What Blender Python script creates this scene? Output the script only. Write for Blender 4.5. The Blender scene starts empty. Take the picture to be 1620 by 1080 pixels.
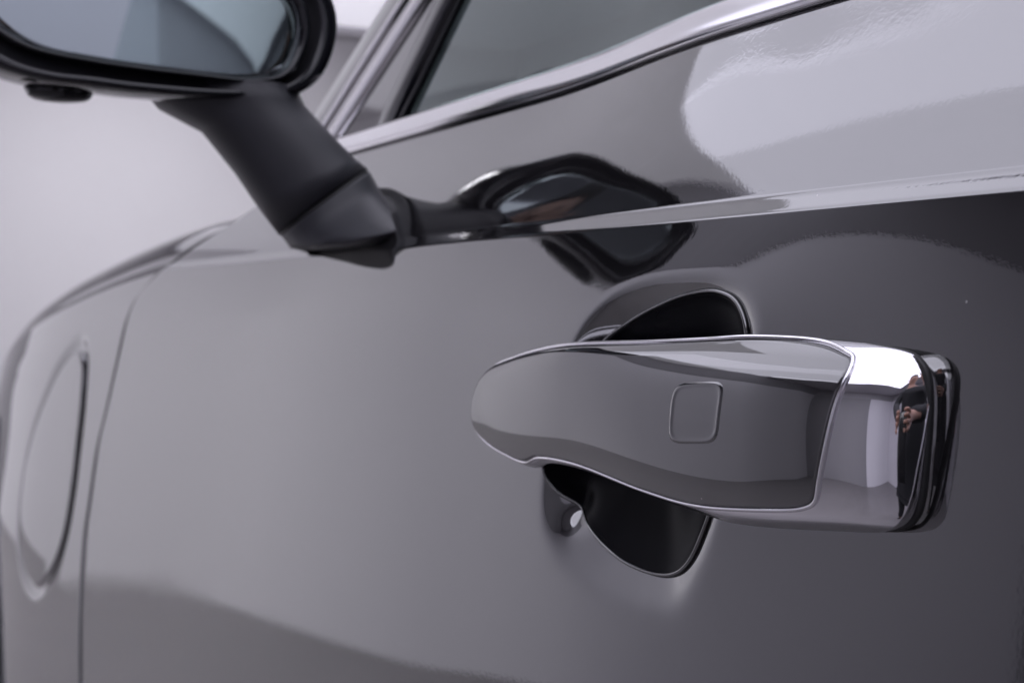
import bpy, bmesh, math
import numpy as np
from mathutils import Vector, Matrix

sc = bpy.context.scene
COL = sc.collection
EYE = 1.0                      # lens height above the floor

# ------------------------------------------------------------------ camera, world, exposure
cd = bpy.data.cameras.new('camera')
cam = bpy.data.objects.new('camera', cd)
COL.objects.link(cam)
sc.camera = cam
cd.sensor_width = 36.0
cd.lens = 48.0
cd.clip_start = 0.02
cd.clip_end = 60.0
AL, PT = math.radians(28.0), math.atan(60 / 2160.0)
FWD = Vector((-math.cos(AL) * math.cos(PT), math.sin(AL) * math.cos(PT), -math.sin(PT)))
cam.location = (0, 0, EYE)
cam.rotation_euler = FWD.to_track_quat('-Z', 'Y').to_euler()
cd.dof.use_dof = True
cd.dof.focus_distance = 0.385
cd.dof.aperture_fstop = 19.0

w = bpy.data.worlds.new('World')
sc.world = w
w.use_nodes = True
w.node_tree.nodes['Background'].inputs[0].default_value = (0.8, 0.85, 1.0, 1)
w.node_tree.nodes['Background'].inputs[1].default_value = 0.0
vs = sc.view_settings
vs.view_transform = 'Standard'
vs.look = 'None'
vs.gamma = 1.0
vs.use_curve_mapping = False
vs.exposure = 0.0
sc.cycles.max_bounces = 10
sc.cycles.glossy_bounces = 6
sc.cycles.caustics_reflective = False
sc.cycles.caustics_refractive = False

PANEL_POWER = 1.68              # luminous stretch ceiling
LED_POWER = 2.15                # LED lines round the ceiling tray

# ------------------------------------------------------------------ materials
def mat(name, col, rough=0.5, metal=0.0, ior=1.5, bump=None, var=None, spec=None, emit=None, dust=False):
    m = bpy.data.materials.new(name)
    m.use_nodes = True
    nt = m.node_tree
    b = nt.nodes['Principled BSDF']
    b.inputs['Base Color'].default_value = (*col, 1)
    b.inputs['Roughness'].default_value = rough
    b.inputs['Metallic'].default_value = metal
    b.inputs['IOR'].default_value = ior
    if spec is not None:
        b.inputs['Specular IOR Level'].default_value = spec
    tc = nt.nodes.new('ShaderNodeTexCoord')
    if var:                                                     # (scale, amount) mottled colour
        n = nt.nodes.new('ShaderNodeTexNoise')
        n.inputs['Scale'].default_value = var[0]
        n.inputs['Detail'].default_value = 5
        mp = nt.nodes.new('ShaderNodeMapRange')
        mp.inputs[3].default_value = 1 - var[1]
        mp.inputs[4].default_value = 1 + var[1]
        mx = nt.nodes.new('ShaderNodeMix')
        mx.data_type = 'RGBA'
        mx.blend_type = 'MULTIPLY'
        mx.inputs[0].default_value = 1.0
        mx.inputs[6].default_value = (*col, 1)
        nt.links.new(tc.outputs['Object'], n.inputs['Vector'])
        nt.links.new(n.outputs['Fac'], mp.inputs[0])
        nt.links.new(mp.outputs[0], mx.inputs[7])
        nt.links.new(mx.outputs[2], b.inputs['Base Color'])
    if bump:                                                    # (scale, distance, detail)
        n = nt.nodes.new('ShaderNodeTexNoise')
        n.inputs['Scale'].default_value = bump[0]
        n.inputs['Detail'].default_value = bump[2]
        bp = nt.nodes.new('ShaderNodeBump')
        bp.inputs['Strength'].default_value = 1.0
        bp.inputs['Distance'].default_value = bump[1]
        nt.links.new(tc.outputs['Object'], n.inputs['Vector'])
        nt.links.new(n.outputs['Fac'], bp.inputs['Height'])
        nt.links.new(bp.outputs[0], b.inputs['Normal'])
    if dust:                                                    # sparse specks of dust and a faint uneven wipe on the clear coat
        vo = nt.nodes.new('ShaderNodeTexVoronoi')
        vo.inputs['Scale'].default_value = 95
        sep = nt.nodes.new('ShaderNodeSeparateColor')
        lt = nt.nodes.new('ShaderNodeMath')
        lt.operation = 'LESS_THAN'
        lt.inputs[1].default_value = 0.028
        gt = nt.nodes.new('ShaderNodeMath')
        gt.operation = 'GREATER_THAN'
        gt.inputs[1].default_value = 0.90
        mu = nt.nodes.new('ShaderNodeMath')
        mu.operation = 'MULTIPLY'
        mx2 = nt.nodes.new('ShaderNodeMix')
        mx2.data_type = 'RGBA'
        mx2.inputs[6].default_value = (*col, 1)
        mx2.inputs[7].default_value = (0.32, 0.31, 0.30, 1)
        nt.links.new(tc.outputs['Object'], vo.inputs['Vector'])
        nt.links.new(vo.outputs['Distance'], lt.inputs[0])
        nt.links.new(vo.outputs['Color'], sep.inputs[0])
        nt.links.new(sep.outputs[0], gt.inputs[0])
        nt.links.new(lt.outputs[0], mu.inputs[0])
        nt.links.new(gt.outputs[0], mu.inputs[1])
        nt.links.new(mu.outputs[0], mx2.inputs[0])
        nt.links.new(mx2.outputs[2], b.inputs['Base Color'])
        nz = nt.nodes.new('ShaderNodeTexNoise')
        nz.inputs['Scale'].default_value = 14
        nz.inputs['Detail'].default_value = 6
        mr = nt.nodes.new('ShaderNodeMapRange')
        mr.inputs[1].default_value = 0.35
        mr.inputs[2].default_value = 0.75
        mr.inputs[3].default_value = rough * .7
        mr.inputs[4].default_value = rough * 2.2
        nt.links.new(tc.outputs['Object'], nz.inputs['Vector'])
        nt.links.new(nz.outputs['Fac'], mr.inputs[0])
        nt.links.new(mr.outputs[0], b.inputs['Roughness'])
    if emit:
        b.inputs['Emission Color'].default_value = (*emit[0], 1)
        b.inputs['Emission Strength'].default_value = emit[1]
    return m

PAINT = mat('gloss_paint', (0.0085, 0.008, 0.009), 0.025, 0.0, 2.6, bump=(650, 0.0000055, 2.0), dust=True)
INSERT = mat('handle_paint', (0.0085, 0.008, 0.009), 0.02, 0.0, 2.4, dust=True)
CHROME = mat('chrome', (0.73, 0.72, 0.75), 0.03, 1.0)
TRIM = mat('satin_chrome', (0.60, 0.59, 0.61), 0.16, 1.0)
BLACK = mat('black_plastic', (0.012, 0.012, 0.015), 0.42, 0.0, 1.5, bump=(1500, 0.00003, 2))
STALK = mat('mirror_arm_plastic', (0.018, 0.018, 0.023), 0.46, 0.0, 1.45, bump=(1500, 0.00003, 2))
LINERBLACK = mat('liner_plastic', (0.0020, 0.0020, 0.0035), 0.25, 0.0, 1.10)
GLOSSBLACK = mat('gloss_black', (0.006, 0.006, 0.009), 0.10, 0.0, 1.5)
RUBBER = mat('rubber', (0.010, 0.010, 0.011), 0.55)
MIRROR = mat('mirror_glass', (0.38, 0.43, 0.44), 0.02, 1.0)
TYRE = mat('tyre_rubber', (0.012, 0.012, 0.013), 0.7, var=(60, .2))
ALLOY = mat('alloy', (0.35, 0.35, 0.37), 0.3, 1.0)
CABIN = mat('cabin_fabric', (0.025, 0.027, 0.03), 0.85, var=(80, .2))
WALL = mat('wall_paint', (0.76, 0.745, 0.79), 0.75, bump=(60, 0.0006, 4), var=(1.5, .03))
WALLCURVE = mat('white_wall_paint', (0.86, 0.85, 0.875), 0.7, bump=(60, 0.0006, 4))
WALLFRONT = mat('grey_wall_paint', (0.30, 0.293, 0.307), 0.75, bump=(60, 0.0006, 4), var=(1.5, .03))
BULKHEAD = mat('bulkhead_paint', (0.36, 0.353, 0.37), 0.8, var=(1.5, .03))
WALLSHADE = mat('shaded_wall_paint', (0.30, 0.294, 0.309), 0.75, bump=(60, 0.0006, 4), var=(1.5, .03))  # darker copy of the wall paint; the side wall's shade is in the colour
SOFFIT = mat('soffit_paint', (0.52, 0.51, 0.54), 0.8, var=(1.5, .03))
FLOOR = mat('floor_epoxy', (0.23, 0.218, 0.220), 0.35, bump=(25, 0.0008, 5), var=(2.2, .12))
CEIL = mat('ceiling_paint', (0.75, 0.74, 0.77), 0.8, var=(1.5, .03))
FRAME = mat('door_frame_paint', (0.42, 0.42, 0.44), 0.5)
GLOW = mat('lit_ceiling_film', (0.7, 0.7, 0.72), 0.6, emit=((0.90, 0.89, 1.04), PANEL_POWER))
GLOWFILL = mat('front_fill_glow', (0.7, 0.7, 0.72), 0.6, emit=((0.95, 0.94, 1.0), 22.0))  # strong added glow to brighten the curved wall, not a known lamp
GLOWDIM = mat('dim_ceiling_film', (0.7, 0.7, 0.72), 0.6, emit=((0.93, 0.91, 1.03), 0.56))
LED = mat('led_line', (0.8, 0.8, 0.8), 0.6, emit=((0.90, 0.89, 1.05), LED_POWER))
SKIN = mat('skin', (0.45, 0.25, 0.19), 0.5, var=(40, .12))
HAIR = mat('hair', (0.012, 0.010, 0.009), 0.55, var=(150, .3))
JACKET = mat('jacket_cloth', (0.014, 0.014, 0.017), 0.85, var=(60, .25))
TROUSERS = mat('trouser_cloth', (0.012, 0.012, 0.016), 0.85, var=(60, .25))
PHONE = mat('phone_shell', (0.012, 0.012, 0.014), 0.2)
LENS = mat('lens_glass', (0.004, 0.004, 0.008), 0.04)

def glass_mat():
    m = bpy.data.materials.new('window_glass')
    m.use_nodes = True
    nt = m.node_tree
    nt.nodes.clear()
    out = nt.nodes.new('ShaderNodeOutputMaterial')
    mix = nt.nodes.new('ShaderNodeMixShader')
    fr = nt.nodes.new('ShaderNodeFresnel')
    geo = nt.nodes.new('ShaderNodeNewGeometry')                 # same reflectance from either face of the thin pane
    io = nt.nodes.new('ShaderNodeMapRange')
    io.inputs[3].default_value = 1.6
    io.inputs[4].default_value = 1 / 1.6
    nt.links.new(geo.outputs['Backfacing'], io.inputs[0])
    nt.links.new(io.outputs[0], fr.inputs[0])
    tr = nt.nodes.new('ShaderNodeBsdfTransparent')
    tr.inputs[0].default_value = (0.40, 0.46, 0.46, 1)
    gl = nt.nodes.new('ShaderNodeBsdfGlossy')
    gl.inputs['Roughness'].default_value = 0.0
    gl.inputs['Color'].default_value = (0.9, 0.97, 0.96, 1)
    nt.links.new(fr.outputs[0], mix.inputs[0])
    nt.links.new(tr.outputs[0], mix.inputs[1])
    nt.links.new(gl.outputs[0], mix.inputs[2])
    nt.links.new(mix.outputs[0], out.inputs[0])
    return m
GLASS = glass_mat()

# ------------------------------------------------------------------ helpers
def tag(o, label, cat, group=None, kind=None):
    o['label'] = label
    o['category'] = cat
    if group:
        o['group'] = group
    if kind:
        o['kind'] = kind

def empty(name, loc):
    o = bpy.data.objects.new(name, None)
    o.location = loc
    COL.objects.link(o)
    return o

def world_loc(o):
    p = Vector(o.location)
    while o.parent:
        o = o.parent
        p += Vector(o.location)
    return p

def mesh(name, V, F, m, parent=None, smooth=True, weld=None, eye=True, origin=None):
    """V are in lens-height coordinates (z = 0 at the lens) unless eye is False."""
    V = np.asarray(V, float).reshape(-1, 3).copy()
    if eye:
        V[:, 2] += EYE
    me = bpy.data.meshes.new(name)
    base = world_loc(parent) if parent else Vector((0, 0, 0))
    org = Vector(origin) if origin is not None else Vector(V.mean(axis=0))
    V = V - np.array(org)
    me.from_pydata([tuple(v) for v in V.tolist()], [], [tuple(f) for f in F])
    if weld:
        bm = bmesh.new()
        bm.from_mesh(me)
        bmesh.ops.remove_doubles(bm, verts=bm.verts, dist=weld)
        bmesh.ops.recalc_face_normals(bm, faces=bm.faces)
        bm.to_mesh(me)
        bm.free()
    me.update()
    if smooth:
        me.polygons.foreach_set('use_smooth', [True] * len(me.polygons))
    me.materials.append(m)
    o = bpy.data.objects.new(name, me)
    COL.objects.link(o)
    if parent:
        o.parent = parent
    o.location = org - base
    return o

def gridfaces(n, m, wrap=False, off=0):
    F = []
    for i in range(n - 1):
        for j in range(m if wrap else m - 1):
            k = (j + 1) % m
            F.append((off + i * m + j, off + i * m + k, off + (i + 1) * m + k, off + (i + 1) * m + j))
    return F

def gridmesh(name, P, m, parent=None, wrap=False, **k):
    P = np.asarray(P)
    return mesh(name, P.reshape(-1, 3), gridfaces(P.shape[0], P.shape[1], wrap), m, parent, **k)

def box(name, lo, hi, m, parent=None, bev=0.0, eye=False, smooth=False):
    bm = bmesh.new()
    bmesh.ops.create_cube(bm, size=1)
    lo, hi = Vector(lo), Vector(hi)
    for v in bm.verts:
        v.co = Vector([(lo[i] + hi[i]) / 2 + v.co[i] * (hi[i] - lo[i]) for i in range(3)])
    if bev:
        bmesh.ops.bevel(bm, geom=list(bm.edges), offset=bev, segments=3, affect='EDGES', profile=0.6)
    V = [v.co[:] for v in bm.verts]
    F = [[v.index for v in f.verts] for f in bm.faces]
    bm.verts.index_update()
    F = [[v.index for v in f.verts] for f in bm.faces]
    bm.free()
    return mesh(name, V, F, m, parent, smooth=smooth, eye=eye)

def pchip(xs, ys):
    xs = np.array(xs, float)
    ys = np.array(ys, float)
    h = np.diff(xs)
    d = np.diff(ys) / h
    mm = np.zeros_like(ys)
    for i in range(1, len(xs) - 1):
        if d[i - 1] * d[i] > 0:
            w1, w2 = 2 * h[i] + h[i - 1], h[i] + 2 * h[i - 1]
            mm[i] = (w1 + w2) / (w1 / d[i - 1] + w2 / d[i])
    mm[0], mm[-1] = d[0], d[-1]
    def f(x):
        x = np.asarray(x, float)
        i = np.clip(np.searchsorted(xs, x) - 1, 0, len(xs) - 2)
        t = np.clip((x - xs[i]) / h[i], 0, 1)
        return ((2 * t**3 - 3 * t**2 + 1) * ys[i] + (t**3 - 2 * t**2 + t) * h[i] * mm[i]
                + (-2 * t**3 + 3 * t**2) * ys[i + 1] + (t**3 - t**2) * h[i] * mm[i + 1])
    return f

def ncs(xs, ys):
    """Natural cubic spline."""
    xs = np.array(xs, float)
    ys = np.array(ys, float)
    n, h = len(xs), np.diff(xs)
    A, b = np.eye(n), np.zeros(n)
    for i in range(1, n - 1):
        A[i, i - 1:i + 2] = h[i - 1], 2 * (h[i - 1] + h[i]), h[i]
        b[i] = 6 * ((ys[i + 1] - ys[i]) / h[i] - (ys[i] - ys[i - 1]) / h[i - 1])
    M = np.linalg.solve(A, b)
    def f(x):
        x = np.asarray(x, float)
        i = np.clip(np.searchsorted(xs, x) - 1, 0, n - 2)
        a, c, H_ = xs[i + 1] - x, x - xs[i], h[i]
        return M[i] * a**3 / (6 * H_) + M[i + 1] * c**3 / (6 * H_) + (ys[i] / H_ - M[i] * H_ / 6) * a + (ys[i + 1] / H_ - M[i + 1] * H_ / 6) * c
    return f

def closed_spline(pts, n):
    """Resampled closed centripetal-like Catmull-Rom curve."""
    P = np.array(pts, float)
    N = len(P)
    out = []
    for i in range(N):
        p0, p1, p2, p3 = P[i - 1], P[i], P[(i + 1) % N], P[(i + 2) % N]
        d1, d0, d2 = [max(np.linalg.norm(a - b), 1e-9)**0.5 for a, b in ((p2, p1), (p1, p0), (p3, p2))]
        m1 = d1 * ((p1 - p0) / d0 - (p2 - p0) / (d0 + d1) + (p2 - p1) / d1)
        m2 = d1 * ((p2 - p1) / d1 - (p3 - p1) / (d1 + d2) + (p3 - p2) / d2)
        for t in np.linspace(0, 1, 30, endpoint=False):
            out.append((2*t**3-3*t**2+1)*p1 + (t**3-2*t**2+t)*m1 + (-2*t**3+3*t**2)*p2 + (t**3-t**2)*m2)
    out = np.array(out)
    L = np.concatenate([[0], np.cumsum(np.linalg.norm(np.diff(np.vstack([out, out[:1]]), axis=0), axis=1))])
    s = np.linspace(0, L[-1], n, endpoint=False)
    cl = np.vstack([out, out[:1]])
    return np.stack([np.interp(s, L, cl[:, k]) for k in range(P.shape[1])], axis=1)

def poly_dist(P, poly):
    """Unsigned distance and inside test of points P (n,2) to a closed polygon."""
    A = poly
    B = np.roll(poly, -1, axis=0)
    best = np.full(len(P), 1e9)
    inside = np.zeros(len(P), bool)
    for a, b in zip(A, B):
        ab = b - a
        t = np.clip(((P - a) @ ab) / max(ab @ ab, 1e-12), 0, 1)
        q = a + t[:, None] * ab
        best = np.minimum(best, np.hypot(P[:, 0] - q[:, 0], P[:, 1] - q[:, 1]))
        c = (a[1] > P[:, 1]) != (b[1] > P[:, 1])
        with np.errstate(divide='ignore', invalid='ignore'):
            xx = (b[0] - a[0]) * (P[:, 1] - a[1]) / (b[1] - a[1]) + a[0]
        inside ^= c & (P[:, 0] < xx)
    return best, inside

def offset_curve(C, d):
    """Move a counter-clockwise or clockwise closed 2-D curve outwards by d."""
    T = np.roll(C, -1, axis=0) - np.roll(C, 1, axis=0)
    T /= np.linalg.norm(T, axis=1)[:, None]
    N = np.stack([T[:, 1], -T[:, 0]], axis=1)
    area = np.sum(C[:, 0] * np.roll(C[:, 1], -1) - np.roll(C[:, 0], -1) * C[:, 1])
    if area < 0:
        N = -N
    return C + N * d

# ------------------------------------------------------------------ the room
def quad(name, pts, m, **k):
    o = mesh(name, pts, [tuple(range(len(pts)))], m, smooth=False, eye=False)
    o['kind'] = 'structure'
    return o

X0, X1, Y0, Y1, H = -8.2, 2.4, -3.4, 4.4, 2.70
def slab(name, lo, hi, m):
    o = box(name, lo, hi, m)
    o['kind'] = 'structure'
    return o
slab('floor', (X0 - .3, Y0 - .3, -0.1), (X1 + 2.6, Y1 + .3, 0.0), FLOOR)
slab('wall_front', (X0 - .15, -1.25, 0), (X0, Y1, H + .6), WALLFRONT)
def wall_run(name, pts, thick, m):
    """A wall along a plan polyline, thick to its outer side."""
    n = len(pts)
    V = []
    for (x, y), (ox, oy) in zip(pts, thick):
        for z in (0, H + .6):
            V += [(x, y, z), (x + ox, y + oy, z)]
    for x, y in pts:                                            # the room side has vertices of its own, so it shades smoothly
        V += [(x, y, 0), (x, y, H + .6)]
    F = []
    for i in range(n - 1):
        a, b, c = i * 4, i * 4 + 4, 4 * n + 2 * i
        F += [(c, c + 2, c + 3, c + 1), (a + 1, a + 3, b + 3, b + 1), (a, a + 1, b + 1, b), (a + 2, b + 2, b + 3, a + 3)]
    F += [(0, 2, 3, 1), (4 * n - 4, 4 * n - 3, 4 * n - 1, 4 * n - 2)]
    o = mesh(name, V, F, m, smooth=False, eye=False)
    o['kind'] = 'structure'
    return o
_p = ncs([0, 1, 2, 3, 4, 5, 6, 7, 8, 9], [-8.40, -7.35, -6.40, -5.65, -4.95, -4.30, -3.78, -3.48, -3.40, -3.40])
_q = ncs([0, 1, 2, 3, 4, 5, 6, 7, 8, 9], [-.35, -.98, -1.20, -1.10, -1.13, -1.34, -1.74, -2.28, -2.85, -3.40])
tt = np.linspace(0, 9, 73)
pw = list(zip(_p(tt), _q(tt)))
wl = wall_run('wall_left', pw, [(-.02 - .13 * max(0, (k - 28) / 44), -.15) for k in range(73)], WALLCURVE)
for pgn in wl.data.polygons:
    pgn.use_smooth = min(pgn.vertices) >= 4 * 73
slab('wall_side', (-3.55, Y0 - .15, 0), (-.3, Y0, H + .6), WALLSHADE)
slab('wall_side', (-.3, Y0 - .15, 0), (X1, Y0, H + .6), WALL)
# grey bulkhead band along the top of the wall
tb = np.linspace(5.0, 9, 33)
bx_, by_ = _p(tb), _q(tb)
tx_, ty_ = np.gradient(bx_), np.gradient(by_)
ln_ = np.hypot(tx_, ty_)
V = []
for x, y, nx, ny in zip(bx_, by_, -ty_ / ln_, tx_ / ln_):
    V += [(x + nx * .008, y + ny * .008, 2.20), (x + nx * .008, y + ny * .008, H), (x + nx * .003, y + ny * .003, 2.20)]
F = []
for i in range(32):
    a = 3 * i
    F += [(a, a + 3, a + 4, a + 1), (a, a + 2, a + 5, a + 3)]
F += [(0, 1, 2)]
o = mesh('wall_bulkhead', V, F, BULKHEAD, smooth=False, eye=False)
o['kind'] = 'structure'
slab('wall_bulkhead', (-3.34, Y0 + .003, 2.20), (X1 - .003, Y0 + .011, H), BULKHEAD)
slab('wall_bulkhead', (X1 - .011, Y0 + .012, 2.20), (X1 - .003, -1.05, H), BULKHEAD)
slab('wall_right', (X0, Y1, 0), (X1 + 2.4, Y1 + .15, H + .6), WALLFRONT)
slab('wall_return', (X1, Y0 - .15, 0), (X1 + .15, -1.05, H + .6), WALL)
slab('wall_back', (X1 + 2.4, -1.05, 0), (X1 + 2.55, Y1, H + .6), WALL)
slab('wall_recess', (X1 + .15, -1.2, 0), (X1 + 2.4, -1.05, H + .6), WALL)
# tray ceiling: a grey soffit all round a recess lined with lit stretch film and LED lines
TX0, TX1, TY0, TY1 = -3.80, 1.75, -2.06, 3.3
def ring(name, o, i, z0, z1, m):
    (ax, bx, ay, by), (cx, dx, cy, dy) = o, i
    V = []
    F = []
    for lo, hi in (((ax, ay, z0), (bx, cy, z1)), ((ax, dy, z0), (bx, by, z1)),
                   ((ax, cy, z0), (cx, dy, z1)), ((dx, cy, z0), (bx, dy, z1))):
        if hi[0] - lo[0] < 1e-6 or hi[1] - lo[1] < 1e-6:
            continue
        k = len(V)
        for x in (lo[0], hi[0]):
            for y in (lo[1], hi[1]):
                for z in (lo[2], hi[2]):
                    V.append((x, y, z))
        F += [tuple(k + q for q in f) for f in ((0, 1, 3, 2), (4, 6, 7, 5), (0, 4, 5, 1), (2, 3, 7, 6), (0, 2, 6, 4), (1, 5, 7, 3))]
    return mesh(name, V, F, m, smooth=False, eye=False)
ZF = 2.735                                                       # the film's height
slab('ceiling', (X0 - .15, Y0 - .15, ZF + .06), (X1 + 2.55, Y1 + .15, ZF + .16), CEIL)
r = ring('ceiling_soffit', (X0, X1 + 2.4, Y0, Y1), (X0 + .05, TX1, TY0, TY1), H, ZF + .04, SOFFIT)
r['kind'] = 'structure'
cl = empty('ceiling_light', (0, 0, ZF))
tag(cl, 'large lit white stretch ceiling with bright border lines above the car', 'ceiling light')
LY0, LY1 = -1.42, -1.10                                         # the long LED line beside the car
def prism(name, pts, z0, z1, m, parent):
    n = len(pts)
    V = [(x, y, z) for z in (z0, z1) for x, y in pts]
    F = [tuple(range(n))[::-1], tuple(range(n, 2 * n))] + [(i, (i + 1) % n, n + (i + 1) % n, n + i) for i in range(n)]
    return mesh(name, V, F, m, parent, smooth=False, eye=False)
prism('film', [(TX0 + .002, TY0 + .056), (TX1 - .058, TY0 + .056), (TX1 - .058, LY0 - .001), (-3.70, LY0 - .001), (-3.78, -1.65), (TX0 + .002, -1.70)], ZF, ZF + .02, GLOW, cl)
prism('film', [(-3.55, -.698), (-3.2, -.878), (-2.9, -1.018), (-2.501, -1.098), (-2.501, -.452), (-3.55, -.452)], ZF, ZF + .02, GLOW, cl)
box('film', (-2.5, LY1 + .001, ZF), (TX1 - .602, TY1 - .002, ZF + .02), GLOW, cl)
box('film', (TX1 - .449, LY0, ZF), (TX1 - .058, TY1 - .002, ZF + .02), GLOW, cl)
prism('dim_film', [(TX0 + .002, -1.696), (-3.782, -1.652), (-3.704, -1.418), (-3.683, -1.30), (-3.553, -.85), (-3.553, -.45), (-2.502, -.45), (-2.502, 1.299), (TX0 + .002, 1.299)], ZF, ZF + .02, GLOWDIM, cl)
box('film', (TX0 + .002, 1.30, ZF), (-2.501, TY1 - .002, ZF + .02), GLOW, cl)
prism('led_line', [(-3.70, LY0), (TX1 - .60, LY0), (TX1 - .60, -1.12), (-2.5, -1.10), (-2.9, -1.02), (-3.2, -.88), (-3.55, -.70), (-3.55, -.85), (-3.68, -1.30)], ZF - .004, ZF + .018, LED, cl)
box('led_line', (TX1 - .599, LY0, ZF - .004), (TX1 - .45, TY1 - .5, ZF + .018), LED, cl)
box('led_line', (TX0 + .4, TY0 + .002, ZF - .02), (TX1 - .056, TY0 + .055, ZF + .02), LED, cl)
box('led_line', (TX1 - .055, TY0 + .002, ZF - .02), (TX1 - .003, TY1 - .01, ZF + .018), LED, cl)

cl2 = empty('ceiling_light', (-5.0, 1.6, H))
tag(cl2, 'dimmer lit ceiling film over the bay ahead of the car, with added bright fill panels', 'ceiling light')
FX = TX0 + .001
box('film', (-8.1, -1.04, ZF), (FX, 1.299, ZF + .02), GLOWDIM, cl2)
box('fill_panel', (-5.90, 1.30, ZF - .004), (-4.75, TY1 - .003, ZF + .02), GLOWFILL, cl2)  # added fill, out of view, lighting the curved wall
box('film', (-4.749, 1.30, ZF), (FX, TY1 - .003, ZF + .02), GLOWDIM, cl2)
box('fill_panel', (-7.30, 1.30, ZF - .004), (-5.901, 1.95, ZF + .02), GLOWFILL, cl2)
box('film', (-8.1, 1.30, ZF), (-7.301, TY1 - .003, ZF + .02), GLOWDIM, cl2)
box('film', (-7.30, 1.951, ZF), (-5.901, TY1 - .003, ZF + .02), GLOWDIM, cl2)
prism('film', [(FX, -1.76), (-4.0, -1.58), (-4.25, -1.38), (-4.7, -1.19), (-5.2, -1.12), (-6.0, -1.10), (-6.0, -1.041), (FX, -1.041)], ZF, ZF + .02, GLOWDIM, cl2)
rear_fill = empty('ceiling_light', (3.6, 1.6, H))
tag(rear_fill, 'added fill panel lighting the rear bay behind the photographer', 'ceiling light')
box('film', (2.7, -.85, H - .03), (4.7, 4.2, H - .012), GLOW, rear_fill)  # added glow so the rear bay is not dark

# framed white door in the return wall behind the photographer
rd = empty('room_door', (X1 - .02, -1.75, 0))
tag(rd, 'white flush door with grey frame in the wall behind the photographer', 'door', kind='structure')
box('door_leaf', (X1 - .03, -2.13, 0.01), (X1 - .002, -1.37, 2.06), CEIL, rd, bev=.003)
fr = []
box('door_frame', (X1 - .045, -2.20, 0), (X1 - .001, -2.132, 2.13), FRAME, rd, bev=.003)
box('door_frame', (X1 - .045, -1.368, 0), (X1 - .001, -1.30, 2.13), FRAME, rd, bev=.003)
box('door_frame', (X1 - .045, -2.131, 2.062), (X1 - .001, -1.369, 2.13), FRAME, rd, bev=.003)

# ------------------------------------------------------------------ the car: body side surface
ZC = 0.026
plan = ncs([-2.5, -2.2, -1.9, -1.6, -1.3, -1.0, -.7, -.3, .1, .8], [.13, .048, .003, -.008, .003, .0105, .008, 0, -.001, .004])
# panel tilt in degrees (positive faces upwards) against height over the crease: at the front of the door, ahead of the handle, behind it
TILT_S = [-.7, -.6, -.5, -.3, -.15, -.08, -.055, -.04, -.028, -.0005, .001, .004, .0065, .02, .04, .055, .07]
TILT_F = [-14, -6, 2, 5, 3.5, 2.5, 4.5, 7, 12, 13, 38, 38, 24, 31, 34, 32, 27]
TILT_A = [-14, -6, 2, 5, 3.5, 1.5, 2.0, 6, 17, 17.5, 48, 48, 16, 17.3, 19.4, 18.4, 15.5]
TILT_B = [-14, -6, 2, 5, 4.5, 4, 5, 7, 8.5, 11, 50, 50, 16.5, 16.5, 17.3, 16.4, 14]
_dz = np.concatenate([np.arange(-.7, -.01, .0005), np.linspace(-.01, .08, 3000)])
def _integrate(deg):
    raw = pchip(TILT_S, deg)
    t = raw(_dz)
    u = np.arange(-.76, .06, .0005)
    tu = np.where(u < -.0005, raw(np.maximum(u, -.7)), deg[9])
    k = np.exp(-.5 * (np.arange(-90, 91) * .0005 / .014)**2)
    ts = np.convolve(np.pad(tu, 90, mode='edge'), k / k.sum(), mode='valid')
    wt = np.clip((_dz + .052) / .034, 0, 1)
    wt = wt * wt * (3 - 2 * wt)
    g = np.tan(np.radians(np.interp(_dz, u, ts) * (1 - wt) + t * wt))
    yi = np.concatenate([[0], np.cumsum((g[1:] + g[:-1]) / 2 * np.diff(_dz))])
    return yi - np.interp(0, _dz, yi)
_yf, _ya, _yb = _integrate(TILT_F), _integrate(TILT_A), _integrate(TILT_B)
def sstep(x, a, b):
    k = np.clip((np.asarray(x, float) - a) / (b - a), 0, 1)
    return k * k * k * (k * (6 * k - 15) + 10)
def side(x, z):
    k, q, d = sstep(x, -.42, -.24), sstep(x, -.54, -.34), z - ZC
    front = np.interp(d, _dz, _ya) * q + np.interp(d, _dz, _yf) * (1 - q)
    return .25 + plan(x) + front * (1 - k) + np.interp(d, _dz, _yb) * k

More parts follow.
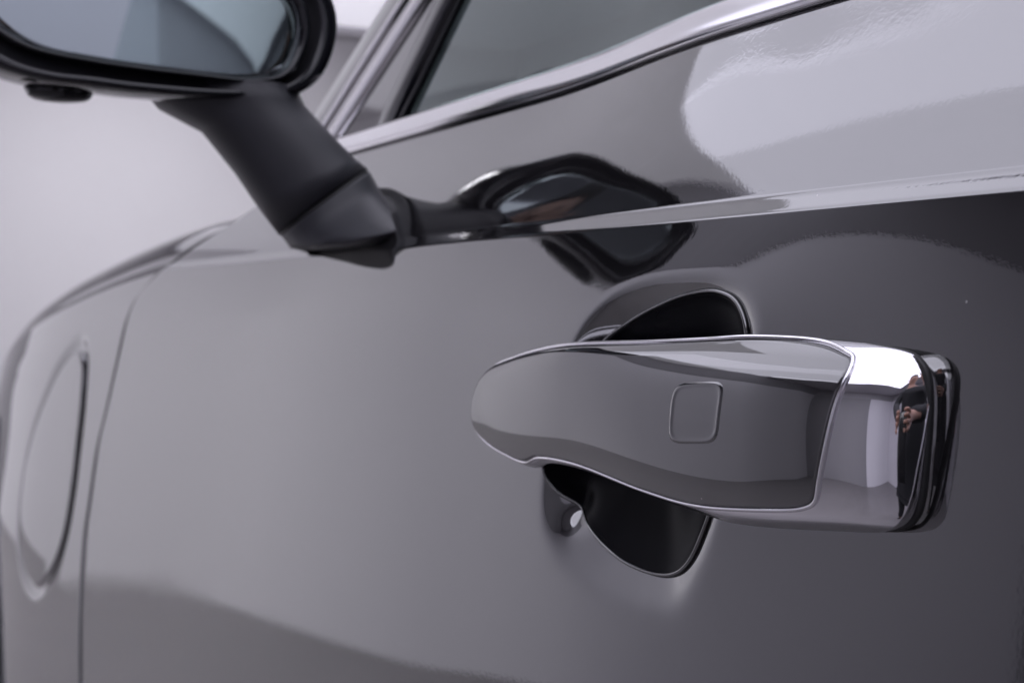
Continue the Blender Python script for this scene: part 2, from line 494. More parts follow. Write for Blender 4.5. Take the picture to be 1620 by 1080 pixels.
# hand cup behind the handle
CUP = closed_spline([(-.4242, -.0722), (-.4209, -.0808), (-.4107, -.0890), (-.3948, -.0938), (-.3804, -.0957), (-.358, -.0957), (-.3408, -.0915), (-.3301, -.0777), (-.3245, -.0663),
                     (-.3180, -.0475), (-.3127, -.0289), (-.3112, -.0090), (-.3139, -.0027), (-.3199, .0030), (-.3298, .0064), (-.3494, .0076), (-.37, .0065), (-.3888, .0017), (-.4020, -.0070), (-.4130, -.0230), (-.4215, -.0470)], 160)
CUPC = np.array([-.367, -.044])
CUP_DEPTH = .0120
_ca = np.arctan2(CUP[:, 1] - CUPC[1], CUP[:, 0] - CUPC[0])
_cr = np.hypot(CUP[:, 0] - CUPC[0], CUP[:, 1] - CUPC[1])
_o = np.argsort(_ca)
_ca, _cr = _ca[_o], _cr[_o]
def cup_depth(x, z):
    dx, dzz = x - CUPC[0], z - CUPC[1]
    r = np.hypot(dx, dzz) / np.interp(np.arctan2(dzz, dx), _ca, _cr, period=2 * np.pi)
    low = np.clip((-dzz / np.maximum(np.hypot(dx, dzz), 1e-6) - .1) / .7, 0, 1)
    u = 1 - r**(3 - 1.5 * low * low * (3 - 2 * low))
    wd = .05
    sp = wd * np.log1p(np.exp(np.clip(u / wd, -40, 40)))
    glint_dimple = .0034 * np.exp(-((x + .4095)**2 + (z + .0690)**2) / (2 * .0056**2))  # invented hollow, shaped to catch a white highlight in the cup
    return glint_dimple + CUP_DEPTH * np.maximum(sp - wd * np.log1p(np.exp(-.9 / wd)), 0) * np.where(u > -.9, 1, 0)

car = empty('car', (-.6, 1.15, 0))
tag(car, 'glossy dark grey car seen along its front door, chrome handle nearest', 'car')

shut = pchip([-.62, -.45, -.3323, -.2858, -.2371, -.2093, -.1684, -.1222, -.0873, -.0425, .0052, .0202, .0404, .0679, .085],
             [-1.12, -1.19, -1.228, -1.2437, -1.2534, -1.2545, -1.2446, -1.2296, -1.2044, -1.1720, -1.1390, -1.0987, -1.0224, -.9069, -.84])
rows = np.unique(np.round(np.concatenate([np.linspace(-.62, -.125, 60), np.linspace(-.125, .012, 138), np.linspace(.012, .0245, 14),
                                          np.linspace(.0245, .0345, 30), np.linspace(.0345, .0885, 40)]), 6))
GAP = .0030
def door_panel():
    lw = np.concatenate([np.linspace(.0085, .02, 5), np.linspace(.025, 1, 90)[:-1]])
    fx = np.concatenate([np.linspace(-.55, -.445, 22)[:-1], np.linspace(-.445, -.295, 151), np.linspace(-.29, .62, 120)])
    R, Cc = len(rows), 5 + len(lw) + len(fx)
    P = np.zeros((R, Cc, 3))
    for i, z in enumerate(rows):
        xs = float(shut(z)) + GAP
        xl = xs * (1 - lw) + (-.55) * lw
        xl[0] = xs + .0052
        x = np.concatenate([[xs - .0002, xs, xs + .0008, xs + .0020, xs + .0035], xl, fx])
        y = side(x, z) + cup_depth(x, z)
        y[:5] += (.020, .0052, .0026, .0010, .0002)
        P[i, :, 0] = x
        P[i, :, 1] = y
        P[i, :, 2] = z
    # top edge folds inwards under the window seal, bottom edge folds under the sill
    top = P[-1].copy()
    top[:, 1] += .012
    top[:, 2] += .001
    bot = P[0].copy()
    bot[:, 1] += .03
    P = np.concatenate([bot[None], P, top[None]])
    return gridmesh('front_door', P, PAINT, car)
door = door_panel()

# black liner in the cup, with a rounded painted edge
LINER = closed_spline([(-.3970, -.0140), (-.3812, -.0059), (-.3628, .0000), (-.3447, .0033), (-.3310, .0034), (-.3215, .0000), (-.3160, -.0091), (-.3195, -.0295), (-.3225, -.0478), (-.3290, -.0667),
                       (-.3355, -.0775), (-.3470, -.0835), (-.3697, -.0844), (-.3891, -.0803), (-.4073, -.0722), (-.4211, -.0653), (-.4255, -.0547), (-.4141, -.0311)], 140)
def cup_pt(c, dh):
    return np.stack([c[:, 0], side(c[:, 0], c[:, 1]) + cup_depth(c[:, 0], c[:, 1]) - dh, c[:, 1]], axis=1)
_lc = LINER.mean(axis=0)
gridmesh('cup_liner', [cup_pt(_lc + (LINER - _lc) * q, dh) for q, dh in [(v, .0007) for v in np.linspace(0, .96, 24)] + [(.985, .0009), (1.0, .0007), (1.004, -.0004)]], LINERBLACK, door, wrap=True, weld=1e-7)
_c3 = cup_pt(LINER, .0006)
_t3 = np.roll(_c3, -1, axis=0) - np.roll(_c3, 1, axis=0)
_t3 /= np.linalg.norm(_t3, axis=1)[:, None]
_n3 = np.cross(_t3, np.array((0, -1., 0)))
_n3 /= np.linalg.norm(_n3, axis=1)[:, None]
_m3 = np.cross(_n3, _t3)
gridmesh('cup_edge', np.array([_c3 + _n3 * .0007 * math.cos(a) + _m3 * .0007 * math.sin(a) for a in np.linspace(0, 2 * math.pi, 13)]), INSERT, door, wrap=True)

# fender: same lower side; above the crease it rolls over into the hood edge
ORN = closed_spline([(-1.3198, -.0414), (-1.2950, -.0522), (-1.2964, -.0932), (-1.3049, -.1288), (-1.3162, -.177), (-1.3355, -.2211),
                     (-1.3753, -.2605), (-1.4377, -.287), (-1.5013, -.2785), (-1.5457, -.2385), (-1.5473, -.191), (-1.5117, -.1403),
                     (-1.4318, -.0827), (-1.3692, -.052)], 120)
def fender():
    lw = np.concatenate([np.linspace(.0045, .012, 5), np.linspace(.015, .36, 170), np.linspace(.365, 1, 100)])
    zl = np.unique(np.round(np.concatenate([np.linspace(-.62, -.31, 50), np.linspace(-.31, -.02, 200), np.linspace(-.02, .0245, 20), np.linspace(.0245, .0325, 14)]), 6))
    ang = np.radians(np.concatenate([np.linspace(20, 30, 6), np.linspace(33, 86, 30), np.full(10, 88.)]))
    R, Cc = len(zl) + len(ang), 5 + len(lw)
    P = np.zeros((R, Cc, 3))
    z, yo = 0.0325, 0.0
    for i in range(R):
        if i < len(zl):
            zz, ex = zl[i], 0.0
            zs = zz
        else:
            st = .0016 if i - len(zl) < 36 else .006
            a = ang[i - len(zl)]
            z += st * math.cos(a)
            yo += st * math.sin(a)
            zz, ex, zs = z, yo, .0325
        xs = float(shut(min(zz, .084))) - GAP
        x = np.concatenate([[xs + .0002, xs, xs - .0008, xs - .0020, xs - .0035], xs * (1 - lw) + (-2.38) * lw])
        drop = .123 * np.clip(-1.02 - x, 0, 2)**1.5
        y = side(x, np.full_like(x, zs)) + ex
        y[:5] += (.020, .0052, .0026, .0010, .0002)
        P[i, :, 0] = x
        P[i, :, 1] = y
        P[i, :, 2] = zz - (drop if zz > -.02 else drop * np.clip(1 + (zz + .02) / .25, 0, 1))
    flat = P.reshape(-1, 3)
    sel = (flat[:, 0] > -1.60) & (flat[:, 0] < -1.26) & (flat[:, 2] < -.02) & (flat[:, 2] > -.31)
    d, ins = poly_dist(flat[sel][:, [0, 2]], ORN)
    flat[sel, 1] += .0034 * np.exp(-(d / .0080)**2)
    F = gridfaces(R, Cc)
    ctr = np.array([-2.005, -.655])
    rr = np.hypot(flat[:, 0] - ctr[0], flat[:, 2] - ctr[1])
    # pull the vertices just inside the wheel arch onto its edge, drop the rest
    ring_ = (rr < .505) & (rr > .485)
    dirv = (flat[:, [0, 2]] - ctr) / rr[:, None]
    flat[ring_, 0] = ctr[0] + dirv[ring_, 0] * .505
    flat[ring_, 2] = ctr[1] + dirv[ring_, 1] * .505
    F = [f for f in F if all(rr[v] > .485 for v in f)]
    used = np.unique(np.array(F).ravel())
    remap = -np.ones(len(flat), int)
    remap[used] = np.arange(len(used))
    return mesh('front_fender', flat[used], [tuple(remap[list(f)]) for f in F], PAINT, car)
fend = fender()

def inlay():
    rs = np.concatenate([np.linspace(0, .85, 14), np.linspace(.88, 1, 8)])
    c = ORN.mean(axis=0)
    C = offset_curve(ORN, -.0030)
    P = np.zeros((len(rs), len(C), 3))
    for i, q in enumerate(rs):
        xz = c + (C - c) * q
        P[i, :, 0] = xz[:, 0]
        P[i, :, 2] = xz[:, 1]
        P[i, :, 1] = side(xz[:, 0], xz[:, 1]) - .0008 * np.sqrt(np.clip(1 - q**6, 0, 1)) + .0030 * (q >= 1)
    return gridmesh('fender_inlay', P, PAINT, fend, wrap=True, weld=1e-6)
inlay()

# dark channel behind the shut line and the arch liner
zz = np.linspace(-.6, .08, 40)
P = np.array([[(float(shut(z)) + dx, float(side(shut(z), z)) + .019, z) for dx in (-.03, .03)] for z in zz])
gridmesh('shut_line_seal', P, RUBBER, car)

def wheel():
    cx, cz, cy = -2.005, -.655, .36
    n, k = 72, 20
    P = np.zeros((k, n, 3))
    a = np.linspace(0, 2 * np.pi, n, endpoint=False)
    for i in range(k):
        b = 2 * np.pi * i / (k - 1)
        rr = .315 + .065 * np.sign(np.cos(b)) * abs(np.cos(b))**.6
        yy = .115 * np.sign(np.sin(b)) * abs(np.sin(b))**.6
        P[i, :, 0] = cx + rr * np.cos(a)
        P[i, :, 2] = cz + rr * np.sin(a)
        P[i, :, 1] = cy + yy
    t = gridmesh('wheel', P, TYRE, car, wrap=True)
    V, F = [], []
    for s in range(5):
        for wdt, rad, yy in ((.035, .05, -.10), (.022, .25, -.09), (.022, .25, -.06), (.035, .05, -.06)):
            for sg in (-1, 1):
                th = s * 2 * np.pi / 5
                ux, uz = math.cos(th), math.sin(th)
                V.append((cx + ux * rad - uz * wdt * sg, cy + yy, cz + uz * rad + ux * wdt * sg))
        b = s * 8
        F += [(b, b + 1, b + 3, b + 2), (b + 2, b + 3, b + 5, b + 4), (b + 4, b + 5, b + 7, b + 6), (b, b + 2, b + 4, b + 6), (b + 1, b + 7, b + 5, b + 3)]
    mesh('rim', V, F, ALLOY, t, smooth=False)
    # arch liner
    P = np.zeros((2, 40, 3))
    a = np.linspace(-.3, math.pi + .3, 40)
    for i, yy in enumerate((.225, .55)):
        P[i, :, 0] = cx + .50 * np.cos(a)
        P[i, :, 2] = cz + .50 * np.sin(a)
        P[i, :, 1] = yy
    gridmesh('arch_liner', P, RUBBER, car)
wheel()

# hood
def hood():
    xs = np.linspace(-2.3, -.98, 50)
    ys = np.linspace(0, 1, 30)
    P = np.zeros((50, 30, 3))
    for i, x in enumerate(xs):
        drop = .123 * np.clip(-1.02 - x, 0, 2)**1.5
        for j, q in enumerate(ys):
            P[i, j] = (x, .355 + plan(x) * .9 + q * .8, .068 - drop + .075 * math.sin(min(1, q * 1.5) * math.pi / 2))
    return gridmesh('hood', P, PAINT, car)
hood()

# ------------------------------------------------------------------ window, belt trim, pillar
def glass_y(x, z):
    return side(x, .0885) + .0065 + (z - .09) * math.tan(math.radians(13)) + 0.10 * (z - .09)**2
def pane(name, poly_rows, m, parent):
    return gridmesh(name, poly_rows, m, parent)
def window(name, xa, xb, lean_a, lean_b, z0=.088, z1=.48):
    zs = np.linspace(z0, z1, 24)
    P = []
    for z in zs:
        a = xa + (z - .1) * lean_a
        b = xb + (z - .1) * lean_b
        x = np.linspace(a, b, 40)
        P.append(np.stack([x, glass_y(x, z) + .004, np.full_like(x, z)], axis=1))
    return gridmesh(name, np.array(P), GLASS, car)
window('door_window', -.718, .62, .80, .05)
zs = np.linspace(.088, .205, 12)
gridmesh('corner_panel', np.array([[(x, float(glass_y(x, z)) + .002, z) for x in np.linspace(-.842 + (z - .1) * 1.55, -.735 + (z - .1) * .80, 14)] for z in zs if -.842 + (z - .1) * 1.55 < -.735 + (z - .1) * .80]), PAINT, car)

def strip(name, stations, section, m, parent, closed=False):
    """Sweep: stations give (point, out, up) frames; section is a list of (out, up) pairs."""
    P = []
    for p, o, u in stations:
        P.append([np.array(p) + np.array(o) * a + np.array(u) * b for a, b in section])
    return gridmesh(name, np.array(P), m, parent, wrap=closed)

xs = np.linspace(-.815, .62, 120)
belt = [((x, float(side(x, .088)), .0905), (0, -1, 0), (0, .2, .98)) for x in xs]
a = np.linspace(-.35, math.pi - .2, 16)
sec = [(-.006, -.0012), (-.0004, -.0012), (.0006, -.0008), (.0010, 0), (.0009, .003), (.0003, .006), (-.0007, .009), (-.0014, .0105), (-.0024, .0118), (-.004, .0126), (-.009, .0128)]
strip('belt_trim', belt, sec, TRIM, door)
seal = [((x, float(side(x, .088)) + .003, .0878), (0, -1, 0), (0, .2, .98)) for x in xs]
strip('belt_seal', seal, [(-.012, -.002), (-.001, -.002), (.0005, -.0005), (.0005, .003), (-.006, .004)], RUBBER, door)
# black division bar between quarter glass and door glass
bar = []
for z in np.linspace(.095, .225, 10):
    x = -.733 + (z - .1) * .80
    bar.append(((x, float(glass_y(x, z)), z), (0, -1, 0), (1, 0, 0)))
strip('window_bar', bar, [(-.006, -.0145), (.001, -.0145), (.002, -.012), (.002, .012), (.001, .0145), (-.006, .0145)], GLOSSBLACK, car)
# bright surround of the quarter glass on the pillar, and the painted pillar ahead of it
def pillar_line(z):
    return -.845 + (z - .1) * 1.55
st = []
for z in np.linspace(.095, .205, 10):
    x = pillar_line(z)
    st.append(((x, float(glass_y(x, z)), z), (0, -1, 0), (.55, 0, -.83)))
strip('pillar_trim', st, [(-.012, -.012), (.0015, -.012), (.0028, -.010), (.003, -.004), (.0008, -.003), (.0008, -.0015), (.003, -.0005), (.003, .009), (.0018, .012), (-.012, .012)], TRIM, car)
st = []
for z in np.linspace(.06, .205, 12):
    x = pillar_line(z) - .013
    st.append(((x, float(glass_y(x, z)) + .001, z), (0, -1, 0), (-.83, 0, .55)))
strip('windscreen_pillar', st, [(-.02, -.004), (.002, -.004), (.003, .004), (-.002, .03), (-.02, .055), (-.06, .075)], PAINT, car)
# windscreen, leaning back from the dashboard to the roof
gridmesh('windscreen', np.array([[(-1.02 + .62 * q - .10 * (1 - ((y - 1.05) / .72)**2), y, .055 + .46 * q) for y in np.linspace(.36 + .08 * q, 1.74 - .08 * q, 16)] for q in np.linspace(0, 1, 12)]), GLASS, car)
# cabin behind the glass
box('cabin_floor', (-1.0, .42, -.40 + EYE), (.62, 1.32, -.36 + EYE), CABIN, car)
box('far_door', (-1.0, 1.74, -.40 + EYE), (.62, 1.80, .07 + EYE), CABIN, car)
box('cabin_rear', (.62, .42, -.36 + EYE), (.66, 1.74, .52 + EYE), CABIN, car)
box('dashboard', (-1.05, .42, -.30 + EYE), (-.72, 1.73, .04 + EYE), CABIN, car, bev=.05, smooth=True)
box('roof', (-.40, .45, .50 + EYE), (.64, 1.75, .54 + EYE), CABIN, car, bev=.015, smooth=True)
gridmesh('far_window', np.array([[(x, 1.77 - (z - .07) * .25, z) for x in np.linspace(-.7 + (z - .07) * .6, .6, 12)] for z in np.linspace(.07, .49, 6)]), GLASS, car)
st = box('front_seat', (-.06, .46, -.30 + EYE), (.08, .92, .34 + EYE), CABIN, car, bev=.06, smooth=True)
box('headrest', (-.05, .57, .37 + EYE), (.05, .82, .52 + EYE), CABIN, st, bev=.045, smooth=True)

# ------------------------------------------------------------------ door handle
DY = .2445                         # door face at the handle
hx = pchip([-.490, -.482, -.465, -.43, -.39, -.34, -.29, -.268, -.2575, -.2500, -.2455, -.2415, -.238, -.235],
           [.0088, .0098, .0118, .0153, .0184, .0206, .0212, .0205, .0196, .0185, .0168, .0137, .0094, .005])
CAP = closed_spline([(-.4744, -.0414), (-.4700, -.0318), (-.4595, -.0240), (-.4372, -.0187), (-.3990, -.0137), (-.3446, -.0114), (-.2969, -.0090), (-.2714, -.0092), (-.2543, -.0102), (-.2438, -.0117), (-.2398, -.0137), (-.2379, -.0166), (-.2372, -.0208),
                     (-.2373, -.0297), (-.2382, -.0387), (-.2393, -.0462), (-.2409, -.0508), (-.2442, -.0539), (-.2642, -.0576), (-.3023, -.0607), (-.3167, -.0600), (-.3439, -.0585), (-.3848, -.0555), (-.4118, -.0560), (-.4267, -.0588), (-.4440, -.0578), (-.4622, -.0544), (-.4722, -.0490)], 360)
CAPX = CAP + np.stack([.0060 * np.clip((CAP[:, 0] + .275) / .035, 0, 1)**2, 0 * CAP[:, 0]], axis=1)
_top = CAP[CAP[:, 1] > -.037]
_bot = CAP[CAP[:, 1] <= -.037]
_top = _top[np.argsort(_top[:, 0])]
_bot = _bot[np.argsort(_bot[:, 0])]
ztop = ncs([-.500, -.437, -.399, -.344, -.296, -.270, -.235], [-.0230, -.0192, -.0142, -.0115, -.0091, -.0094, -.0110])
zbot = ncs([-.500, -.440, -.418, -.385, -.344, -.302, -.263, -.235], [-.0585, -.0578, -.0572, -.0558, -.0583, -.0602, -.0576, -.0556])
_s = np.linspace(0, 1, 400)
def _cum(deg):
    g = np.tan(np.radians(pchip([0, .1, .3, .5, .7, .8, .88, 1], deg)(_s)))
    c = np.concatenate([[0], np.cumsum((g[1:] + g[:-1]) / 2 * np.diff(_s))])
    return c - c.min()
BULL = _cum([-26, -19, -7, -1, 3, 5, 9, 16])
BULR = _cum([-24, -15, -4, 2, 12, 26, 38, 50])
def face(x, z):
    """Outward height of the handle's front face over the door."""
    zt, zb = ztop(x), zbot(x)
    s = np.clip((z - zb) / np.maximum(zt - zb, 1e-4), 0, 1)
    k = np.clip((x + .395) / .11, 0, 1)
    k = k * k * (3 - 2 * k)
    return hx(x) - (np.interp(s, _s, BULL) * (1 - k) + np.interp(s, _s, BULR) * k) * .040

def spine(C, a, b):
    a, b = np.array(a), np.array(b)
    ab = b - a
    t = np.clip(((C - a) @ ab) / (ab @ ab), 0, 1)
    return a + t[:, None] * ab
HS = ((-.455, -.0400), (-.254, -.033))
def rim_h(x):
    k = np.clip((x + .31) / .05, 0, 1)
    k = k * k * (3 - 2 * k)
    return np.maximum(hx(x) - .0075, .004) * (1 - k) + .0072 * k

def edge_r(x):
    return .0034 + .0011 * sstep(x, -.40, -.33)

def chrome_shell():
    S = spine(CAP, *HS)
    rs = np.concatenate([np.linspace(0, .7, 22), np.linspace(.72, 1, 30)])
    L = []
    for q in rs:
        xz = S + (CAP - S) * q
        L.append((xz, None))
    rows_ = []
    for xz, _ in L:
        d, ins = poly_dist(xz, CAPX)
        g = np.clip(d / edge_r(xz[:, 0]), 0, 1)
        g = np.sqrt(np.clip(1 - (1 - g)**2, 0, 1))
        rh = rim_h(xz[:, 0])
        hgt = rh + (np.maximum(face(xz[:, 0], xz[:, 1]) - rh, 0.0)) * g
        rows_.append(np.stack([xz[:, 0], DY - hgt, xz[:, 1]], axis=1))
    rh = rim_h(CAP[:, 0])
    for ins_, dh in ((.0006, .0012), (.0016, .0018), (.005, .002)):
        c = offset_curve(CAP, -ins_)
        rows_.append(np.stack([c[:, 0], DY - (rh - dh), c[:, 1]], axis=1))
    return gridmesh('door_handle', np.array(rows_), CHROME, car, wrap=True, weld=1e-6)
handle = chrome_shell()

INS = closed_spline([(-.4736, -.0408), (-.4693, -.0324), (-.4588, -.0249), (-.4360, -.0197), (-.3990, -.0147), (-.3441, -.0122), (-.3170, -.0108), (-.2961, -.0097), (-.2705, -.0105), (-.2597, -.0127), (-.2566, -.0138), (-.2556, -.0158), (-.2577, -.0278),
                     (-.2617, -.0437), (-.2634, -.0487), (-.2675, -.0507), (-.2883, -.0538), (-.3167, -.0562), (-.3439, -.0553), (-.3848, -.0520), (-.4134, -.0528), (-.4278, -.0560), (-.4433, -.0549), (-.4600, -.0520), (-.4700, -.0475)], 420)
def lift(c, dh):
    return np.stack([c[:, 0], DY - (face(c[:, 0], c[:, 1]) + dh), c[:, 1]], axis=1)
def edge_drop(xz):
    """The shell under the insert is rounded at its rim; the insert follows it near the edge."""
    d, _ = poly_dist(xz, CAPX)
    g = np.clip(d / edge_r(xz[:, 0]), 0, 1)
    g = np.sqrt(np.clip(1 - (1 - g)**2, 0, 1))
    rh = rim_h(xz[:, 0])
    return rh + np.maximum(face(xz[:, 0], xz[:, 1]) - rh, 0) * g
def on_shell(c, dh):
    return np.stack([c[:, 0], DY - (edge_drop(c) + dh), c[:, 1]], axis=1)

def handle_insert():
    I2 = offset_curve(INS, -.0006)
    S = spine(I2, (-.453, -.0395), (-.273, -.033))
    rows_ = []
    for q in np.concatenate([np.linspace(0, .8, 40), np.linspace(.815, 1, 26)]):
        rows_.append(on_shell(S + (I2 - S) * q, .0009))
    for ins_, dh in ((-.0003, .00085), (-.00055, .0006), (-.0006, .0003), (-.0006, -.001)):
        rows_.append(on_shell(offset_curve(I2, -ins_), dh))
    return gridmesh('painted_insert', np.array(rows_), INSERT, handle, wrap=True, weld=1e-6)
ins_o = handle_insert()
rows_ = [on_shell(offset_curve(INS, d), h) for d, h in ((-.0012, .0001), (-.0004, .00012), (.0001, .00012), (.0003, -.0002))]
gridmesh('insert_gap', np.array(rows_), RUBBER, handle, wrap=True)

_bc = on_shell(offset_curve(INS, .0007), .0002)
_bt = np.roll(_bc, -2, axis=0) - np.roll(_bc, 2, axis=0)
_bt /= np.linalg.norm(_bt, axis=1)[:, None]
_bn = np.cross(_bt, np.array((0, -1., 0)))
_bn /= np.linalg.norm(_bn, axis=1)[:, None]
_bm = np.cross(_bn, _bt)
gridmesh('chrome_bead', np.array([_bc + _bn * .00062 * math.cos(a) + _bm * .00062 * math.sin(a) for a in np.linspace(0, 2 * math.pi, 13)]), CHROME, handle, wrap=True)

# touch pad: a rounded square pressed into the insert
def touch_pad():
    c0 = np.array([-.3110, -.0304])
    n = 160
    th = np.linspace(0, 2 * np.pi, n, endpoint=False)
    k = (np.abs(np.cos(th))**5 + np.abs(np.sin(th))**5)**(-1 / 5)
    base = np.stack([np.cos(th) * k * .0113 + np.sin(th) * k * .0006, np.sin(th) * k * .0080 + np.cos(th) * k * .0010], axis=1)
    rows_ = []
    for q, dh in ((0, .00096), (.3, .00096), (.6, .00096), (.8, .00096), (.86, .00097), (.90, .00099), (.93, .00103), (.955, .00107), (.98, .00109), (1.005, .00108), (1.03, .00103), (1.055, .00097), (1.08, .00090), (1.1, .0007)):
        rows_.append(lift(c0 + base * q, dh))
    return gridmesh('touch_pad', np.array(rows_), INSERT, handle, wrap=True, weld=1e-7)
touch_pad()

def part_outline(x0, x1, d):
    """The stretch of the cap outline between two x values, closed straight across and grown by d."""
    C = offset_curve(CAP, d)
    C = C[(C[:, 0] >= x0) & (C[:, 0] <= x1)]
    c = C.mean(axis=0)
    return C[np.argsort(np.arctan2(C[:, 1] - c[1], (C[:, 0] - c[0]) * .6))]
def plinth(name, x0, x1, levels, m, flare=None):
    rows_ = []
    for d, h in levels:
        C = closed_spline(part_outline(x0, x1, 0.0)[::3], 160)
        if flare:
            nrm = offset_curve(C, 1.0) - C                       # widest where the outline faces rearwards
            w_ = sstep(nrm[:, 0], .05, .95)
            C = C + nrm * (d * w_ + (min(d, 0) - .0012) * (1 - w_))[:, None]
        else:
            C = offset_curve(C, d)
        rows_.append(np.stack([C[:, 0], DY - h - 0 * C[:, 0], C[:, 1]], axis=1))
    return gridmesh(name, np.array(rows_), m, handle, wrap=True)
plinth('handle_gasket', -.305, -.22, ((-.006, .0074), (-.0003, .0074), (.0001, .0072), (.0001, .0059), (-.001, .0052)), RUBBER)
plinth('rear_mount', -.305, -.22, ((-.004, .0058), (-.0006, .0058), (.0000, .0056), (.0006, .0050), (.0012, .0042), (.0018, .0035), (.0022, .0028), (.0025, -.002), (.0026, -.010)), PAINT, True)
plinth('front_mount', -.49, -.424, ((-.006, .0048), (-.002, .0042), (-.0015, -.010)), PAINT)
def grip():
    C = closed_spline(CAP[(CAP[:, 0] < -.245)][::4], 240)
    rows_ = []
    for d, f in ((-.0012, 1.0), (-.002, .75), (-.003, .5), (-.006, .3), (-.012, .22)):
        c = offset_curve(C, d)
        rows_.append(np.stack([c[:, 0], DY - (.004 + (rim_h(c[:, 0]) - .004) * f), c[:, 1]], axis=1))
    S = spine(c, *HS)
    rows_.append(np.stack([S[:, 0], DY - (.004 + (rim_h(S[:, 0]) - .004) * .2), S[:, 1]], axis=1))
    return gridmesh('handle_grip', np.array(rows_), BLACK, handle, wrap=True)
grip()

# ------------------------------------------------------------------ side mirror
def tube(name, rings, m, parent, cap=True, first=True):
    P = np.array(rings)
    n, k = P.shape[:2]
    V = P.reshape(-1, 3)
    F = gridfaces(n, k, True)
    if cap:
        F = F + ([tuple(range(k))[::-1]] if first else []) + [tuple((n - 1) * k + q for q in range(k))]
    return mesh(name, V, F, m, parent)

MOUT = closed_spline([(.061, .160), (.062, .145), (.068, .126), (.088, .1125), (.1085, .1075), (.1292, .1065), (.1566, .1050), (.2082, .1053), (.2389, .1100), (.2512, .1190), (.2590, .1345), (.2610, .152), (.254, .167), (.228, .176), (.16, .179), (.09, .174)], 120)
mc = MOUT.mean(axis=0)
rows_ = []
for x, k, dzm in ((-.686, .90, 0), (-.6845, .955, 0), (-.686, .985, 0), (-.690, 1.0, 0), (-.700, 1.005, 0), (-.715, .995, 0), (-.74, .95, .002), (-.765, .88, .004), (-.79, .78, .006), (-.81, .62, .008), (-.822, .40, .009), (-.826, .15, .01)):
    xz = mc + (MOUT - mc) * k
    rows_.append(np.stack([np.full(len(xz), x), xz[:, 0], xz[:, 1] + dzm], axis=1))
head = tube('side_mirror', rows_, GLOSSBLACK, car, first=False)
MG = closed_spline([(.077, .156), (.080, .143), (.0916, .131), (.1058, .1235), (.1353, .1190), (.182, .1163), (.2150, .1158), (.2286, .1200), (.2362, .1309), (.2390, .148), (.233, .160), (.212, .167), (.155, .169), (.098, .166)], 120)
def mring(C, k, dx):
    c = C.mean(axis=0)
    xz = c + (C - c) * k
    # glass turned slightly towards the driver
    return np.stack([-.688 + dx + (xz[:, 0] - .16) * .025, xz[:, 0], xz[:, 1]], axis=1)
P = np.array([mring(MG, k, -.0006 if k < .985 else -.0016) for k in (0.001, .25, .5, .75, .92, .97, .985, 1.0)])
gridmesh('mirror_glass', P, MIRROR, head, wrap=True)
P = np.array([mring(MG, k, dx) for k, dx in ((1.0, -.004), (1.004, .0005), (1.02, .0022), (1.045, .0026), (1.07, .001), (1.08, -.006))])
gridmesh('mirror_bezel', P, GLOSSBLACK, head, wrap=True)
# inner liner between bezel and rim
rows_ = []
for k, x in ((.90, -.686), (.86, -.692), (.5, -.695)):
    xz = mc + (MOUT - mc) * k
    rows_.append(np.stack([np.full(len(xz), x), xz[:, 0], xz[:, 1]], axis=1))
gridmesh('mirror_liner', np.array(rows_), BLACK, head, wrap=True)

rows_ = [np.stack([-.722 + .012 * k * np.cos(np.linspace(0, 2 * np.pi, 28, endpoint=False)), .124 + .014 * k * np.sin(np.linspace(0, 2 * np.pi, 28, endpoint=False)), np.full(28, z)], axis=1) for k, z in ((1.25, .1085), (1.1, .1045), (.9, .1030), (.5, .1022), (.1, .1020))]
tube('mirror_under_cap', rows_, GLOSSBLACK, head)

def ell(c, a, b, n=36, p=2.4):
    th = np.linspace(0, 2 * np.pi, n, endpoint=False)
    ct, st_ = np.cos(th), np.sin(th)
    k = (np.abs(ct)**p + np.abs(st_)**p)**(-1 / p)
    return np.array(c)[None] + np.outer(ct * k, a) + np.outer(st_ * k, b)
FR = np.array(FWD)
RT = np.array([math.sin(AL), math.cos(AL), 0.])
# arm sections, given by their outer (lower front) and inner (upper rear) edge and a half depth along the car
def sec_pts(l, r, depth, p=2.4):
    l, r = np.array(l), np.array(r)
    c = (l + r) / 2
    return ell(c, (r - l) / 2, np.array((-depth, depth * .35, 0)), p=p)
def at(u, v, d):
    """Point seen at photograph pixel (u, v), d metres ahead of the lens."""
    U = np.cross(RT, FR)
    return d * (FR + RT * (u - 810) / 2160. - U * (v - 540) / 2160.)
A = [(at(222, 140, .735), at(475, 145, .735), .036), (at(250, 172, .735), at(483, 170, .735), .034), (at(318, 208, .733), at(510, 200, .733), .032), (at(372, 275, .73), at(545, 236, .73), .031),
     (at(408, 328, .728), at(563, 254, .728), .030), (at(440, 371, .726), at(581, 268, .726), .030)]
stalk = tube('mirror_arm', [sec_pts(*s) for s in A], STALK, head)
tube('arm_joint', [sec_pts(at(441, 371, .7262), at(580, 268, .7262), .0285), sec_pts(at(449, 376, .724), at(584, 276, .724), .0285)], RUBBER, head)
B = [(at(447, 376, .724), at(585, 274, .724), .030), (at(456, 388, .722), at(598, 298, .722), .031), (at(462, 398, .722), at(620, 326, .71), .033), (at(466, 405, .724), at(640, 345, .70), .036),
     (at(469, 411, .735), at(655, 362, .69), .040), (at(480, 414, .76), at(668, 376, .70), .042)]
def smooth_rings(R, n):
    R = np.array(R)
    k = np.arange(len(R))
    flat = R.reshape(len(R), -1)
    q = np.linspace(0, len(R) - 1, n)
    return np.stack([pchip(k, flat[:, i])(q) for i in range(flat.shape[1])], axis=1).reshape(n, R.shape[1], 3)
RB = smooth_rings([sec_pts(*q) for q in B], 31)
RB[-1, :, 1] += .05
